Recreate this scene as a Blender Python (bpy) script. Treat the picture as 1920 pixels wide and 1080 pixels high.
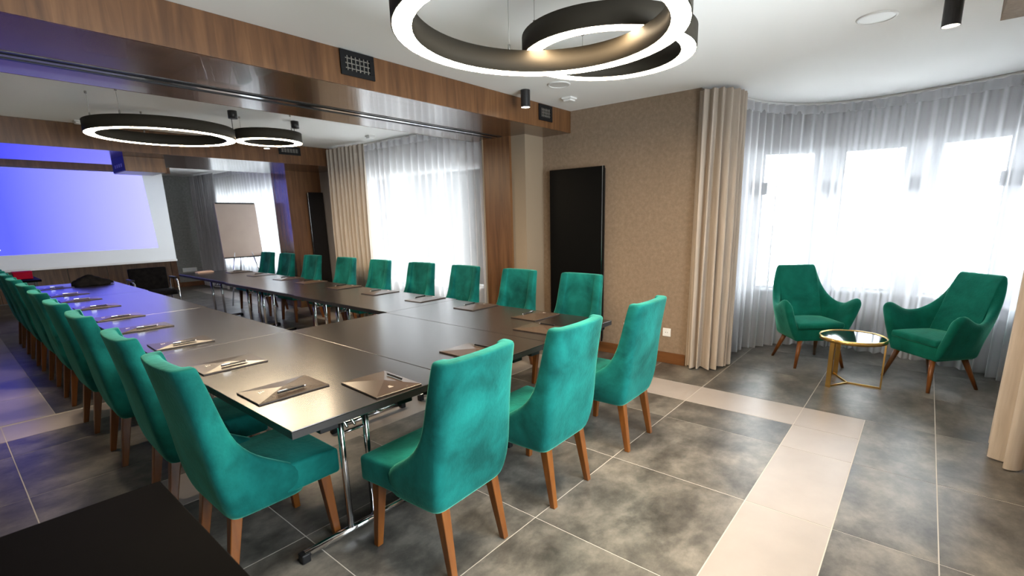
import bpy, bmesh, math, random
from mathutils import Vector, Matrix
random.seed(7)
PI = math.pi
scene = bpy.context.scene
for o in list(bpy.data.objects):
    bpy.data.objects.remove(o, do_unlink=True)
C = scene.collection

# ------------------------------------------------------------------ camera
F_PX, YAW, PITCH, ROLL, CX, CY, CAM_H = 903.729, 0.68245, -0.217992, -0.0190145, 993.897, 607.827, 1.50226
fwd = Vector((math.cos(PITCH) * math.cos(YAW), math.cos(PITCH) * math.sin(YAW), math.sin(PITCH)))
rgt = fwd.cross(Vector((0, 0, 1))).normalized()
upv = rgt.cross(fwd)
r2 = math.cos(ROLL) * rgt + math.sin(ROLL) * upv
u2 = -math.sin(ROLL) * rgt + math.cos(ROLL) * upv
cam = bpy.data.cameras.new('camera')
cam.sensor_width = 36.0
cam.lens = F_PX / 1920 * 36.0
cam.shift_x = (960 - CX) / 1920
cam.shift_y = (CY - 540) / 1920
cam.clip_start = 0.05
cam_o = bpy.data.objects.new('camera', cam)
C.objects.link(cam_o)
cam_o.matrix_world = Matrix(((r2.x, u2.x, -fwd.x, 0), (r2.y, u2.y, -fwd.y, 0), (r2.z, u2.z, -fwd.z, CAM_H), (0, 0, 0, 1)))
cam.dof.use_dof = True
cam.dof.focus_distance = 2.6
cam.dof.aperture_fstop = 3.5
scene.camera = cam_o

# ------------------------------------------------------------------ world, exposure
world = bpy.data.worlds.new('overcast_sky')
scene.world = world
world.use_nodes = True
wb = world.node_tree.nodes['Background']
wb.inputs['Color'].default_value = (0.90, 0.95, 1.0, 1)
wb.inputs['Strength'].default_value = 9.5
scene.view_settings.view_transform = 'Standard'
scene.view_settings.look = 'None'
scene.view_settings.exposure = 0.86
scene.view_settings.gamma = 1.0
scene.view_settings.use_curve_mapping = False

def daylight(loc, rot, sx, sy, watts, col=(0.90, 0.95, 1.0)):
    l = bpy.data.lights.new('window_daylight', 'AREA')
    l.shape = 'RECTANGLE'; l.size = sx; l.size_y = sy; l.energy = watts; l.color = col
    o = bpy.data.objects.new('window_daylight', l)
    o.location = loc; o.rotation_euler = rot
    C.objects.link(o)
# daylight falling through the window behind the camera
daylight((1.75, -1.35, 1.75), (math.radians(80), 0, 0), 2.6, 1.7, 55)

def portal(loc, rot, sx, sy):
    l = bpy.data.lights.new('window_portal', 'AREA')
    l.shape = 'RECTANGLE'; l.size = sx; l.size_y = sy; l.energy = 1
    l.cycles.is_portal = True
    o = bpy.data.objects.new('window_portal', l)
    o.location = loc; o.rotation_euler = rot
    C.objects.link(o)

# ------------------------------------------------------------------ material helpers
def new_mat(name):
    m = bpy.data.materials.new(name)
    m.use_nodes = True
    nt = m.node_tree
    return m, nt, nt.nodes['Principled BSDF']

def nd(nt, t, **kw):
    n = nt.nodes.new(t)
    for k, v in kw.items():
        setattr(n, k, v)
    return n

def plain(name, col, rough=0.5, metal=0.0, spec=0.5, coat=0.0):
    m, nt, b = new_mat(name)
    b.inputs['Base Color'].default_value = (*col, 1)
    b.inputs['Roughness'].default_value = rough
    b.inputs['Metallic'].default_value = metal
    b.inputs['Specular IOR Level'].default_value = spec
    b.inputs['Coat Weight'].default_value = coat
    return m

def ramp(nt, stops):
    r = nd(nt, 'ShaderNodeValToRGB')
    e = r.color_ramp.elements
    while len(e) < len(stops):
        e.new(0.5)
    for i, (p, c) in enumerate(stops):
        e[i].position = p; e[i].color = (*c, 1)
    return r

def noise_mat(name, stops, scale=(1, 1, 1), nscale=5.0, detail=6, rough=0.5, dist=0.0, bump=0.0, bump_scale=None,
              spec=0.5, coat=0.0, per_object=False, nrough=0.55, coords='Object'):
    m, nt, b = new_mat(name)
    tc = nd(nt, 'ShaderNodeTexCoord')
    mp = nd(nt, 'ShaderNodeMapping')
    mp.inputs['Scale'].default_value = scale
    nt.links.new(tc.outputs[coords], mp.inputs['Vector'])
    src = mp.outputs['Vector']
    if per_object:
        oi = nd(nt, 'ShaderNodeObjectInfo')
        vm = nd(nt, 'ShaderNodeVectorMath', operation='SCALE')
        vm.inputs[0].default_value = (37.0, 19.0, 11.0)
        nt.links.new(oi.outputs['Random'], vm.inputs['Scale'])
        va = nd(nt, 'ShaderNodeVectorMath', operation='ADD')
        nt.links.new(src, va.inputs[0]); nt.links.new(vm.outputs[0], va.inputs[1])
        src = va.outputs[0]
    n = nd(nt, 'ShaderNodeTexNoise')
    n.inputs['Scale'].default_value = nscale
    n.inputs['Detail'].default_value = detail
    n.inputs['Roughness'].default_value = nrough
    n.inputs['Distortion'].default_value = dist
    nt.links.new(src, n.inputs['Vector'])
    r = ramp(nt, stops)
    nt.links.new(n.outputs['Fac'], r.inputs['Fac'])
    nt.links.new(r.outputs['Color'], b.inputs['Base Color'])
    b.inputs['Roughness'].default_value = rough
    b.inputs['Specular IOR Level'].default_value = spec
    b.inputs['Coat Weight'].default_value = coat
    if bump:
        n2 = n
        if bump_scale:
            n2 = nd(nt, 'ShaderNodeTexNoise')
            n2.inputs['Scale'].default_value = bump_scale
            n2.inputs['Detail'].default_value = 3
            nt.links.new(src, n2.inputs['Vector'])
        bp = nd(nt, 'ShaderNodeBump')
        bp.inputs['Strength'].default_value = bump
        bp.inputs['Distance'].default_value = 0.01
        nt.links.new(n2.outputs['Fac'], bp.inputs['Height'])
        nt.links.new(bp.outputs['Normal'], b.inputs['Normal'])
    return m

def emit(name, col, strength):
    m, nt, b = new_mat(name)
    b.inputs['Base Color'].default_value = (0.8, 0.8, 0.8, 1)
    b.inputs['Emission Color'].default_value = (*col, 1)
    b.inputs['Emission Strength'].default_value = strength
    return m

def velvet(name, dark, light, sheen):
    m = noise_mat(name, [(0.34, dark), (0.68, light)], nscale=4.5, detail=7, rough=0.85, dist=0.35, bump=0.15, bump_scale=60, per_object=True, spec=0.1)
    b = m.node_tree.nodes['Principled BSDF']
    b.inputs['Sheen Weight'].default_value = 0.55
    b.inputs['Sheen Roughness'].default_value = 0.35
    b.inputs['Sheen Tint'].default_value = (*sheen, 1)
    return m

def sheer_mat(name, transp, tcol=(0.60, 0.60, 0.63), mix=0.52, fmax=0.70):
    m = bpy.data.materials.new(name)
    m.use_nodes = True
    nt = m.node_tree
    nt.nodes.clear()
    out = nd(nt, 'ShaderNodeOutputMaterial')
    tr = nd(nt, 'ShaderNodeBsdfTransparent')
    df = nd(nt, 'ShaderNodeBsdfDiffuse'); df.inputs['Color'].default_value = (0.82, 0.82, 0.84, 1)
    tl = nd(nt, 'ShaderNodeBsdfTranslucent'); tl.inputs['Color'].default_value = (*tcol, 1)
    m1 = nd(nt, 'ShaderNodeMixShader'); m1.inputs[0].default_value = mix
    nt.links.new(df.outputs[0], m1.inputs[1]); nt.links.new(tl.outputs[0], m1.inputs[2])
    m2 = nd(nt, 'ShaderNodeMixShader')
    lw = nd(nt, 'ShaderNodeLayerWeight'); lw.inputs['Blend'].default_value = 0.5
    mr = nd(nt, 'ShaderNodeMapRange')          # open weave closes up when seen edge-on, as in folds
    mr.inputs['From Min'].default_value = 0.0; mr.inputs['From Max'].default_value = fmax
    mr.inputs['To Min'].default_value = 1 - transp; mr.inputs['To Max'].default_value = 1.0
    nt.links.new(lw.outputs['Facing'], mr.inputs['Value'])
    nt.links.new(mr.outputs['Result'], m2.inputs[0])
    nt.links.new(tr.outputs[0], m2.inputs[1]); nt.links.new(m1.outputs[0], m2.inputs[2])
    nt.links.new(m2.outputs[0], out.inputs['Surface'])
    return m

def glass_mat(name):
    m = bpy.data.materials.new(name)
    m.use_nodes = True
    nt = m.node_tree
    nt.nodes.clear()
    out = nd(nt, 'ShaderNodeOutputMaterial')
    tr = nd(nt, 'ShaderNodeBsdfTransparent'); tr.inputs['Color'].default_value = (0.95, 0.97, 0.97, 1)
    gl = nd(nt, 'ShaderNodeBsdfGlossy'); gl.inputs['Roughness'].default_value = 0.02
    fr = nd(nt, 'ShaderNodeFresnel'); fr.inputs['IOR'].default_value = 1.45
    mx = nd(nt, 'ShaderNodeMixShader')
    nt.links.new(fr.outputs[0], mx.inputs[0]); nt.links.new(tr.outputs[0], mx.inputs[1]); nt.links.new(gl.outputs[0], mx.inputs[2])
    nt.links.new(mx.outputs[0], out.inputs['Surface'])
    return m

M = {}
M['tile'] = noise_mat('grey_stone_tile', [(0.36, (0.042, 0.039, 0.034)), (0.48, (0.092, 0.085, 0.074)), (0.56, (0.138, 0.127, 0.109)), (0.70, (0.225, 0.205, 0.172))], scale=(1.0, 1.2, 1),
                      nscale=3.2, detail=15, rough=0.33, dist=0.12, per_object=True, nrough=0.70, spec=0.5)
M['border'] = noise_mat('cream_border_tile', [(0.3, (0.30, 0.266, 0.240)), (0.7, (0.355, 0.316, 0.286))], nscale=3, detail=6, rough=0.33, per_object=True)
M['grout'] = plain('pale_grout', (0.50, 0.465, 0.415), 0.8)
M['ceiling'] = plain('white_ceiling_paint', (0.92, 0.91, 0.89), 0.9, spec=0.2)
M['wood_v'] = noise_mat('walnut_vertical_grain', [(0.25, (0.070, 0.029, 0.011)), (0.5, (0.135, 0.060, 0.023)), (0.75, (0.205, 0.098, 0.040))],
                        scale=(13, 13, 0.9), nscale=1.5, detail=10, rough=0.40, dist=0.7, spec=0.45)
M['wood_soffit'] = noise_mat('walnut_gloss_soffit', [(0.25, (0.075, 0.032, 0.014)), (0.75, (0.19, 0.09, 0.04))],
                             scale=(1.0, 10, 1), nscale=1.6, detail=8, rough=0.22, dist=0.8, spec=0.6, coat=0.25)
M['wood_base'] = noise_mat('oak_baseboard', [(0.3, (0.11, 0.040, 0.010)), (0.7, (0.18, 0.072, 0.022))], scale=(10, 1, 10), nscale=2, detail=6, rough=0.45)
M['leg_wood'] = noise_mat('orange_beech_leg', [(0.3, (0.115, 0.034, 0.005)), (0.7, (0.19, 0.062, 0.009))], scale=(14, 14, 1.2), nscale=2, detail=5, rough=0.35)
M['wallpaper'] = noise_mat('brown_textured_wallpaper', [(0.30, (0.20, 0.140, 0.092)), (0.52, (0.245, 0.175, 0.118)), (0.72, (0.295, 0.215, 0.150))],
                           nscale=26, detail=8, rough=0.75, bump=0.25, bump_scale=90, nrough=0.7)
M['greywall'] = noise_mat('grey_textured_wall', [(0.3, (0.20, 0.20, 0.19)), (0.7, (0.28, 0.28, 0.265))], nscale=24, detail=6, rough=0.8)
M['cream'] = plain('cream_wall_paint', (0.27, 0.205, 0.14), 0.8)
M['white_wall'] = plain('white_wall_paint', (0.72, 0.70, 0.67), 0.85)
M['bay_wall'] = plain('bay_wall_shade_grey', (0.36, 0.34, 0.34), 0.85)  # shade on the lintel painted in as a darker grey
M['pier'] = plain('lit_pier_paint', (0.86, 0.86, 0.88), 0.7)  # window-reveal light painted into the piers as a brighter white
M['frame'] = plain('white_window_frame', (0.75, 0.76, 0.78), 0.4)
M['glass'] = glass_mat('window_glass')
M['sheer'] = sheer_mat('white_sheer_voile', 0.62)
M['sheer_dense'] = sheer_mat('white_dense_voile', 0.50, (0.85, 0.85, 0.87), 0.62, 0.95)
M['header'] = sheer_mat('white_header_tape', 0.08)
M['drape'] = noise_mat('beige_drape_fabric', [(0.3, (0.40, 0.34, 0.285)), (0.7, (0.50, 0.43, 0.365))], scale=(6, 6, 0.4), nscale=6, rough=0.9, spec=0.1)
M['drape_grey'] = noise_mat('grey_drape_fabric', [(0.3, (0.42, 0.41, 0.43)), (0.7, (0.54, 0.53, 0.55))], scale=(6, 6, 0.4), nscale=6, rough=0.9, spec=0.1)
M['table'] = noise_mat('dark_table_laminate', [(0.3, (0.010, 0.008, 0.007)), (0.7, (0.017, 0.013, 0.011))], scale=(2, 20, 1), nscale=4, rough=0.23, spec=0.5)
M['table'].node_tree.nodes['Principled BSDF'].inputs['IOR'].default_value = 1.85
M['table_edge'] = plain('black_table_edge', (0.012, 0.011, 0.011), 0.45)
M['matt_black'] = plain('matt_black_laminate', (0.003, 0.0028, 0.0028), 0.6, spec=0.02)
M['chrome'] = plain('chrome', (0.78, 0.78, 0.80), 0.12, metal=1.0)
M['black_plastic'] = plain('black_plastic', (0.008, 0.008, 0.009), 0.45, spec=0.25)
M['black_glass'] = plain('black_glass', (0.006, 0.006, 0.007), 0.08, coat=0.5)
M['radiator'] = plain('satin_black_panel', (0.003, 0.003, 0.003), 0.42, spec=0.1)
M['black_metal'] = plain('black_metal', (0.015, 0.014, 0.014), 0.4)
M['bronze'] = plain('dark_bronze_metal', (0.030, 0.025, 0.018), 0.7, metal=0.0, spec=0.15)
M['velvet'] = velvet('emerald_velvet', (0.0012, 0.050, 0.045), (0.007, 0.150, 0.132), (0.20, 0.75, 0.55))
M['velvet_arm'] = velvet('emerald_velvet_armchair', (0.002, 0.088, 0.062), (0.006, 0.155, 0.11), (0.22, 0.80, 0.55))
M['gold'] = plain('brushed_gold', (0.80, 0.52, 0.17), 0.22, metal=1.0)
M['leather'] = noise_mat('brown_folder_leatherette', [(0.3, (0.038, 0.026, 0.019)), (0.7, (0.058, 0.041, 0.030))], nscale=40, rough=0.27, spec=0.4)
M['folder_edge'] = plain('dark_folder_edge', (0.018, 0.012, 0.010), 0.5)
M['paint_gold'] = plain('silver_print', (0.70, 0.64, 0.58), 0.35, metal=0.5)
M['pen'] = plain('black_pen', (0.008, 0.008, 0.009), 0.2)
M['ring_glow'] = emit('warm_led_diffuser', (1.0, 0.78, 0.52), 54.0)
M['spot_glow'] = emit('spot_lens', (1.0, 0.90, 0.74), 14.0)
for k_ in ('ring_glow', 'spot_glow'):
    M[k_].cycles.emission_sampling = 'FRONT'
M['white_plastic'] = plain('white_plastic', (0.78, 0.77, 0.75), 0.4)
M['cable'] = plain('steel_cable', (0.35, 0.33, 0.30), 0.35, metal=0.8)
M['red'] = plain('red_box_card', (0.40, 0.006, 0.03), 0.8, spec=0.1)
M['cloth_black'] = noise_mat('black_cloth', [(0.3, (0.004, 0.004, 0.005)), (0.7, (0.012, 0.011, 0.011))], nscale=20, rough=0.95, spec=0.1)
M['board_back'] = noise_mat('beige_flipchart_board', [(0.3, (0.42, 0.33, 0.285)), (0.7, (0.46, 0.37, 0.32))], nscale=3, rough=0.7)
M['screen_white'] = plain('white_screen_fabric', (0.90, 0.92, 0.92), 0.9, spec=0.1)
M['paper_pink'] = plain('pale_pink_paper', (0.70, 0.50, 0.40), 0.7)
M['ground'] = plain('pale_outside_ground', (0.6, 0.6, 0.58), 0.9)
# projected picture: blue slide, the daylight wash painted in paler towards the right
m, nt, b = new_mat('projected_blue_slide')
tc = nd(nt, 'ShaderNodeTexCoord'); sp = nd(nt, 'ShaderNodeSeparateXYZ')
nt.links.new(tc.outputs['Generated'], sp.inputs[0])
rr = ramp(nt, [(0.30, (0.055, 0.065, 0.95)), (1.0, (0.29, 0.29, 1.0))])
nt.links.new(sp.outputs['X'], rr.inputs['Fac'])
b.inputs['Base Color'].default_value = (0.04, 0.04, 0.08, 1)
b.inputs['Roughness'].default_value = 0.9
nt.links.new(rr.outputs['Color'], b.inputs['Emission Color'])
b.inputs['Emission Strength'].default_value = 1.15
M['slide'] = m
M['slide_text'] = emit('white_slide_text', (0.9, 0.9, 1.0), 1.0)

# ------------------------------------------------------------------ mesh helpers
def link(name, me, mat=None, parent=None):
    o = bpy.data.objects.new(name, me)
    C.objects.link(o)
    if mat:
        me.materials.clear(); me.materials.append(M[mat])
    if parent:
        o.parent = parent
    return o

def bm_box(bm, x0, x1, y0, y1, z0, z1, mtx=None):
    vs = [bm.verts.new(v) for v in ((x0, y0, z0), (x1, y0, z0), (x1, y1, z0), (x0, y1, z0), (x0, y0, z1), (x1, y0, z1), (x1, y1, z1), (x0, y1, z1))]
    for f in ((3, 2, 1, 0), (4, 5, 6, 7), (0, 1, 5, 4), (1, 2, 6, 5), (2, 3, 7, 6), (3, 0, 4, 7)):
        bm.faces.new([vs[i] for i in f])
    if mtx is not None:
        for v in vs:
            v.co = mtx @ v.co
    return vs

def mesh_of(name, bm, smooth=False, bevel=0.0, seg=2):
    bmesh.ops.recalc_face_normals(bm, faces=bm.faces[:])
    if bevel:
        es = [e for e in bm.edges if len(e.link_faces) == 2 and e.calc_face_angle(0) > 0.6]
        bmesh.ops.bevel(bm, geom=es, offset=bevel, segments=seg, affect='EDGES', profile=0.5)
    me = bpy.data.meshes.new(name)
    bm.to_mesh(me); bm.free()
    if smooth:
        for p in me.polygons:
            p.use_smooth = True
    return me

def box(name, b, mat, parent=None, bevel=0.0, mtx=None):
    bm = bmesh.new()
    bm_box(bm, *b, mtx=mtx)
    return link(name, mesh_of(name, bm, bevel=bevel), mat, parent)

def boxes(name, bs, mat, parent=None, bevel=0.0):
    bm = bmesh.new()
    for b in bs:
        bm_box(bm, *b)
    return link(name, mesh_of(name, bm, bevel=bevel), mat, parent)

def bm_tube(bm, p0, p1, r0, r1=None, n=10, caps=True):
    p0 = Vector(p0); p1 = Vector(p1); r1 = r0 if r1 is None else r1
    d = (p1 - p0).normalized()
    a = d.orthogonal().normalized(); b_ = d.cross(a)
    A = []; B = []
    for i in range(n):
        t = 2 * PI * i / n
        v = a * math.cos(t) + b_ * math.sin(t)
        A.append(bm.verts.new(p0 + v * r0)); B.append(bm.verts.new(p1 + v * r1))
    for i in range(n):
        bm.faces.new((A[i], A[(i + 1) % n], B[(i + 1) % n], B[i]))
    if caps:
        bm.faces.new(A[::-1]); bm.faces.new(B)

def tube(name, p0, p1, r0, mat, parent=None, r1=None, n=12):
    bm = bmesh.new()
    bm_tube(bm, p0, p1, r0, r1, n)
    o = link(name, mesh_of(name, bm), mat, parent)
    for p in o.data.polygons:
        p.use_smooth = len(p.vertices) == 4
    return o

def bm_sweep(bm, pts, r, n=8):
    pts = [Vector(p) for p in pts]
    rings = []
    prev = None
    for i, p in enumerate(pts):
        d = (pts[min(i + 1, len(pts) - 1)] - pts[max(i - 1, 0)]).normalized()
        a = d.orthogonal().normalized() if prev is None else (prev - d * prev.dot(d)).normalized()
        prev = a
        b_ = d.cross(a)
        rings.append([bm.verts.new(p + (a * math.cos(2 * PI * k / n) + b_ * math.sin(2 * PI * k / n)) * r) for k in range(n)])
    for A, B in zip(rings, rings[1:]):
        for k in range(n):
            bm.faces.new((A[k], A[(k + 1) % n], B[(k + 1) % n], B[k]))
    bm.faces.new(rings[0][::-1]); bm.faces.new(rings[-1])

def bm_lathe(bm, prof, n=48, c=(0, 0, 0)):
    """closed profile of (r, z) pairs turned about z"""
    rings = []
    for i in range(n):
        t = 2 * PI * i / n
        rings.append([bm.verts.new((c[0] + r * math.cos(t), c[1] + r * math.sin(t), c[2] + z)) for r, z in prof])
    m_ = len(prof)
    for i in range(n):
        A = rings[i]; B = rings[(i + 1) % n]
        for k in range(m_):
            bm.faces.new((A[k], B[k], B[(k + 1) % m_], A[(k + 1) % m_]))

def empty(name, loc=(0, 0, 0), rz=0.0):
    o = bpy.data.objects.new(name, None)
    o.empty_display_size = 0.1
    C.objects.link(o)
    o.location = loc; o.rotation_euler = (0, 0, rz)
    return o

def tag(o, label, cat, group=None):
    o['label'] = label; o['category'] = cat
    if group:
        o['group'] = group
    return o

def struct(o, label=None):
    o['kind'] = 'structure'
    if label:
        o['label'] = label
    return o

def dup(root, loc, rz, label):
    r = root.copy(); C.objects.link(r)
    r.location = loc; r.rotation_euler = (0, 0, rz); r['label'] = label
    for ch in list(root.children):
        c = ch.copy(); C.objects.link(c); c.parent = r
        for g in list(ch.children):
            d = g.copy(); C.objects.link(d); d.parent = c
    return r

ORD = ['first', 'second', 'third', 'fourth', 'fifth', 'sixth', 'seventh', 'eighth', 'ninth', 'tenth', 'eleventh', 'twelfth']

# ================================================================== SETTING
ZC = 2.61           # ceiling
ZB = 2.388          # first beam underside
XW = 4.62           # window side wall
XL, YR, YF = -2.2, -0.85, 14.0

# ---- floor: slab of grout with a tile for each cell
floor = struct(box('floor', (XL, 6.75, -1.1, YF, -0.06, -0.0012), 'grout'), 'grey stone tile floor with cream border bands')
TP, GX, GY = 0.8, 1.7117, 1.380
def cuts(lo, hi, base, extra):
    v = {lo, hi}
    k = math.floor((lo - base) / TP)
    while base + k * TP < hi:
        if base + k * TP > lo + 0.02:
            v.add(base + k * TP)
        k += 1
    return sorted(v | set(e for e in extra if lo < e < hi))
bands = [(XL, 4.112, 0.18, 0.58), (3.712, 4.112, 0.58, 13.2), (XL, 3.712, 4.95, 5.35), (0.02, 0.42, 5.35, 13.2)]
tile_cache = {}
def tile(x0, x1, y0, y1, border):
    g = 0.0026
    w, d = x1 - x0 - 2 * g, y1 - y0 - 2 * g
    if w < 0.03 or d < 0.03:
        return
    key = (round(w, 3), round(d, 3), border)
    if key not in tile_cache:
        bm = bmesh.new(); bm_box(bm, -w / 2, w / 2, -d / 2, d / 2, -0.009, 0)
        me = mesh_of('tile', bm); me.materials.append(M['border' if border else 'tile'])
        tile_cache[key] = me
    o = bpy.data.objects.new('border_tile' if border else 'tile', tile_cache[key])
    C.objects.link(o); o.parent = floor
    o.location = ((x0 + x1) / 2, (y0 + y1) / 2, random.uniform(-0.0004, 0.0004))
def field(x0, x1, y0, y1):
    xs = cuts(x0, x1, GX, []); ys = cuts(y0, y1, GY, [])
    for a, b_ in zip(xs, xs[1:]):
        for c_, d in zip(ys, ys[1:]):
            tile(a, b_, c_, d, False)
def band_tiles(x0, x1, y0, y1, along):
    if along == 'x':
        xs = cuts(x0, x1, GX, [])
        for a, b_ in zip(xs, xs[1:]):
            tile(a, b_, y0, y1, True)
    else:
        ys = cuts(y0, y1, GY - 0.8, [])
        for a, b_ in zip(ys, ys[1:]):
            tile(x0, x1, a, b_, True)
field(XL, 4.112, -1.1, 0.18)
band_tiles(XL, 3.712, 0.18, 0.58, 'x'); tile(3.712, 4.112, 0.18, 0.58, True)
field(4.112, 6.75, -1.1, 1.98)
band_tiles(3.712, 4.112, 0.58, 13.2, 'y')
field(4.112, 4.9, 1.98, 14)
field(XL, 3.712, 0.58, 2.98)
band_tiles(XL, 3.712, 2.98, 3.38, 'x')
field(XL, 3.712, 3.38, 4.95)
band_tiles(XL, 3.712, 4.95, 5.35, 'x')
field(XL, 0.02, 5.35, 14)
band_tiles(0.02, 0.42, 5.35, 13.2, 'y')
field(0.42, 3.712, 5.35, 13.2)
field(0.02, 4.112, 13.2, 14)

ceiling = struct(box('ceiling', (XL, 6.8, -1.15, YF + 0.1, ZC, ZC + 0.12), 'ceiling'), 'white painted ceiling')
struct(box('wall_left', (XL - 0.15, XL, -1.15, YF + 0.1, -0.06, ZC), 'greywall'))
struct(boxes('wall_back', [(XL, 0.4, YR - 0.15, YR, -0.06, ZC), (3.1, 4.3, YR - 0.15, YR, -0.06, ZC), (0.4, 3.1, YR - 0.15, YR, -0.06, 0.6), (0.4, 3.1, YR - 0.15, YR, 2.3, ZC)], 'white_wall'))
far = struct(box('wall_far', (XL, 4.9, YF, YF + 0.1, -0.06, ZC), 'greywall'), 'dark grey end wall behind the projection screen')
struct(box('wall_right', (XW, XW + 0.2, 1.72, 3.55, -0.06, ZC), 'wallpaper'), 'brown textured wallpaper wall beside the bay window')
# window wall in the middle and far sections
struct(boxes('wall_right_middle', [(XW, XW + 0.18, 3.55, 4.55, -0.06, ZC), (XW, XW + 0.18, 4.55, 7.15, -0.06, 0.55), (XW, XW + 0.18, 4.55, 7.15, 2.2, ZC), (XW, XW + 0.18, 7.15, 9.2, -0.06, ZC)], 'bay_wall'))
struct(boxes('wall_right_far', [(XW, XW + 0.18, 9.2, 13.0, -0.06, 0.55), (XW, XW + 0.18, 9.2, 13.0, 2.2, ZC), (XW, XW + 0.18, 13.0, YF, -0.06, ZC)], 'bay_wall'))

def window(n, p0, p1, z0, z1, mull=1, label=None):
    """window in the plane p0-p1 (plan), frame, panes and sill as parts"""
    p0 = Vector((*p0, 0)); p1 = Vector((*p1, 0))
    L = (p1 - p0).length; ang = math.atan2(p1.y - p0.y, p1.x - p0.x)
    w = empty('window_%d' % n, p0, ang)
    struct(w, label)
    fr = 0.055
    boxes('window_frame', [(0, L, -0.03, 0.03, z0, z0 + fr), (0, L, -0.03, 0.03, z1 - fr, z1), (0, fr, -0.03, 0.03, z0 + fr, z1 - fr), (L - fr, L, -0.03, 0.03, z0 + fr, z1 - fr)], 'frame', w, 0.006)
    cw = (L - 2 * fr) / (mull + 1)
    for k in range(mull):
        x = fr + cw * (k + 1)
        box('mullion', (x - 0.03, x + 0.03, -0.028, 0.028, z0 + fr, z1 - fr), 'frame', w, 0.005)
    for k in range(mull + 1):
        box('pane', (fr + cw * k + 0.02, fr + cw * (k + 1) - 0.02, -0.004, 0.004, z0 + fr - 0.01, z1 - fr + 0.01), 'glass', w)
    return w, L, ang

w, L, a = window(1, (XW + 0.12, 4.55), (XW + 0.12, 7.15), 0.55, 2.2, 2, 'wide window behind the middle sheer curtain')
box('window_sill', (0, L, 0.02, 0.17, 0.55, 0.58), 'frame', w, 0.004)
portal((XW + 0.2, 5.85, 1.38), (0, PI / 2, 0), 1.65, 2.6)
w, L, a = window(2, (XW + 0.12, 9.2), (XW + 0.12, 13.0), 0.55, 2.2, 3, 'far window behind the flipchart')
box('window_sill', (0, L, 0.02, 0.17, 0.55, 0.58), 'frame', w, 0.004)
portal((XW + 0.2, 11.1, 1.38), (0, PI / 2, 0), 1.65, 3.8)

w, L, a = window(8, (3.1, YR - 0.08), (0.4, YR - 0.08), 0.6, 2.3, 2, 'wide window in the wall behind the camera')
portal((1.75, YR - 0.17, 1.45), (PI / 2, 0, 0), 2.7, 1.7)
# ---- bay
V = [(4.665, 1.74), (5.25, 1.86), (6.02, 1.58), (6.50, 0.92), (6.55, 0.12), (6.22, -0.60), (5.52, -0.98), (4.3, -1.0)]
SILL, HEAD = 0.60, 2.20
bm = bmesh.new()
def seg_box(bm, a, b_, z0, z1, th=0.18, s0=0.0, s1=None):
    a = Vector((*a, 0)); b_ = Vector((*b_, 0))
    L = (b_ - a).length; ang = math.atan2(b_.y - a.y, b_.x - a.x)
    mt = Matrix.Translation(a) @ Matrix.Rotation(ang, 4, 'Z')
    bm_box(bm, s0, L if s1 is None else s1, 0, th, z0, z1, mtx=mt)
    return L, ang, mt
PW = 0.085
for i in range(len(V) - 1):
    L = (Vector(V[i + 1]) - Vector(V[i])).length
    if i in (0, 6):
        seg_box(bm, V[i], V[i + 1], -0.06, ZC)
    else:
        seg_box(bm, V[i], V[i + 1], -0.06, SILL)
        seg_box(bm, V[i], V[i + 1], HEAD, ZC)
wall_bay = struct(link('wall_bay', mesh_of('wall_bay', bm), 'bay_wall'), 'bay wall with shade painted in grey and window light painted white on the piers')
for i in range(1, 6):
    L = (Vector(V[i + 1]) - Vector(V[i])).length
    for s0, s1 in ((0, PW), (L - PW, L)):
        bm = bmesh.new()
        seg_box(bm, V[i], V[i + 1], SILL, HEAD, s0=s0, s1=s1)
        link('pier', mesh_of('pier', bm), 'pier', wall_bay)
for i in range(1, 6):
    a = Vector((*V[i], 0)); b_ = Vector((*V[i + 1], 0))
    d = (b_ - a).normalized(); nrm = Vector((-d.y, d.x, 0))
    L = (b_ - a).length
    w, _, ang = window(2 + i, (a + d * PW + nrm * 0.10)[:2], (b_ - d * PW + nrm * 0.10)[:2], SILL, HEAD, 0 if i in (1, 2, 3, 4) else 0, 'bay window behind the curved sheer curtain, pane %s from the wallpapered wall' % ORD[i - 1])
    box('window_sill', (0, L - 2 * PW, -0.13, -0.02, SILL, SILL + 0.025), 'frame', w, 0.004)
    mid = (a + b_) / 2 + nrm * 0.2
    portal((mid.x, mid.y, (SILL + HEAD) / 2), (PI / 2, 0, math.atan2(-d.y, -d.x) + PI), L - 2 * PW, HEAD - SILL)
# dark wall lamps on the bay piers
for k, i in enumerate((2, 3, 4, 5)):
    v = Vector((*V[i], 0)); c = Vector((5.2, 0.4, 0))
    t = (c - v).normalized()
    ang = math.atan2(t.y, t.x) - PI / 2
    o = empty('wall_lamp', (v + t * 0.11) + Vector((0, 0, 1.70)), ang)
    box('housing', (-0.05, 0.05, -0.12, 0.045, 0, 0.13), 'black_metal', o, 0.004)
    box('lens', (-0.032, 0.032, -0.022, 0.032, -0.003, 0.002), 'white_plastic', o)
    tag(o, 'small dark square wall lamp on bay pier, %s from the wallpapered wall' % ORD[k], 'wall lamp', 'wall lamps on the bay piers')
struct(box('ground', (6.9, 40, -25, 40, -0.5, -0.4), 'ground'), 'pale ground outside the windows')

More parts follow.
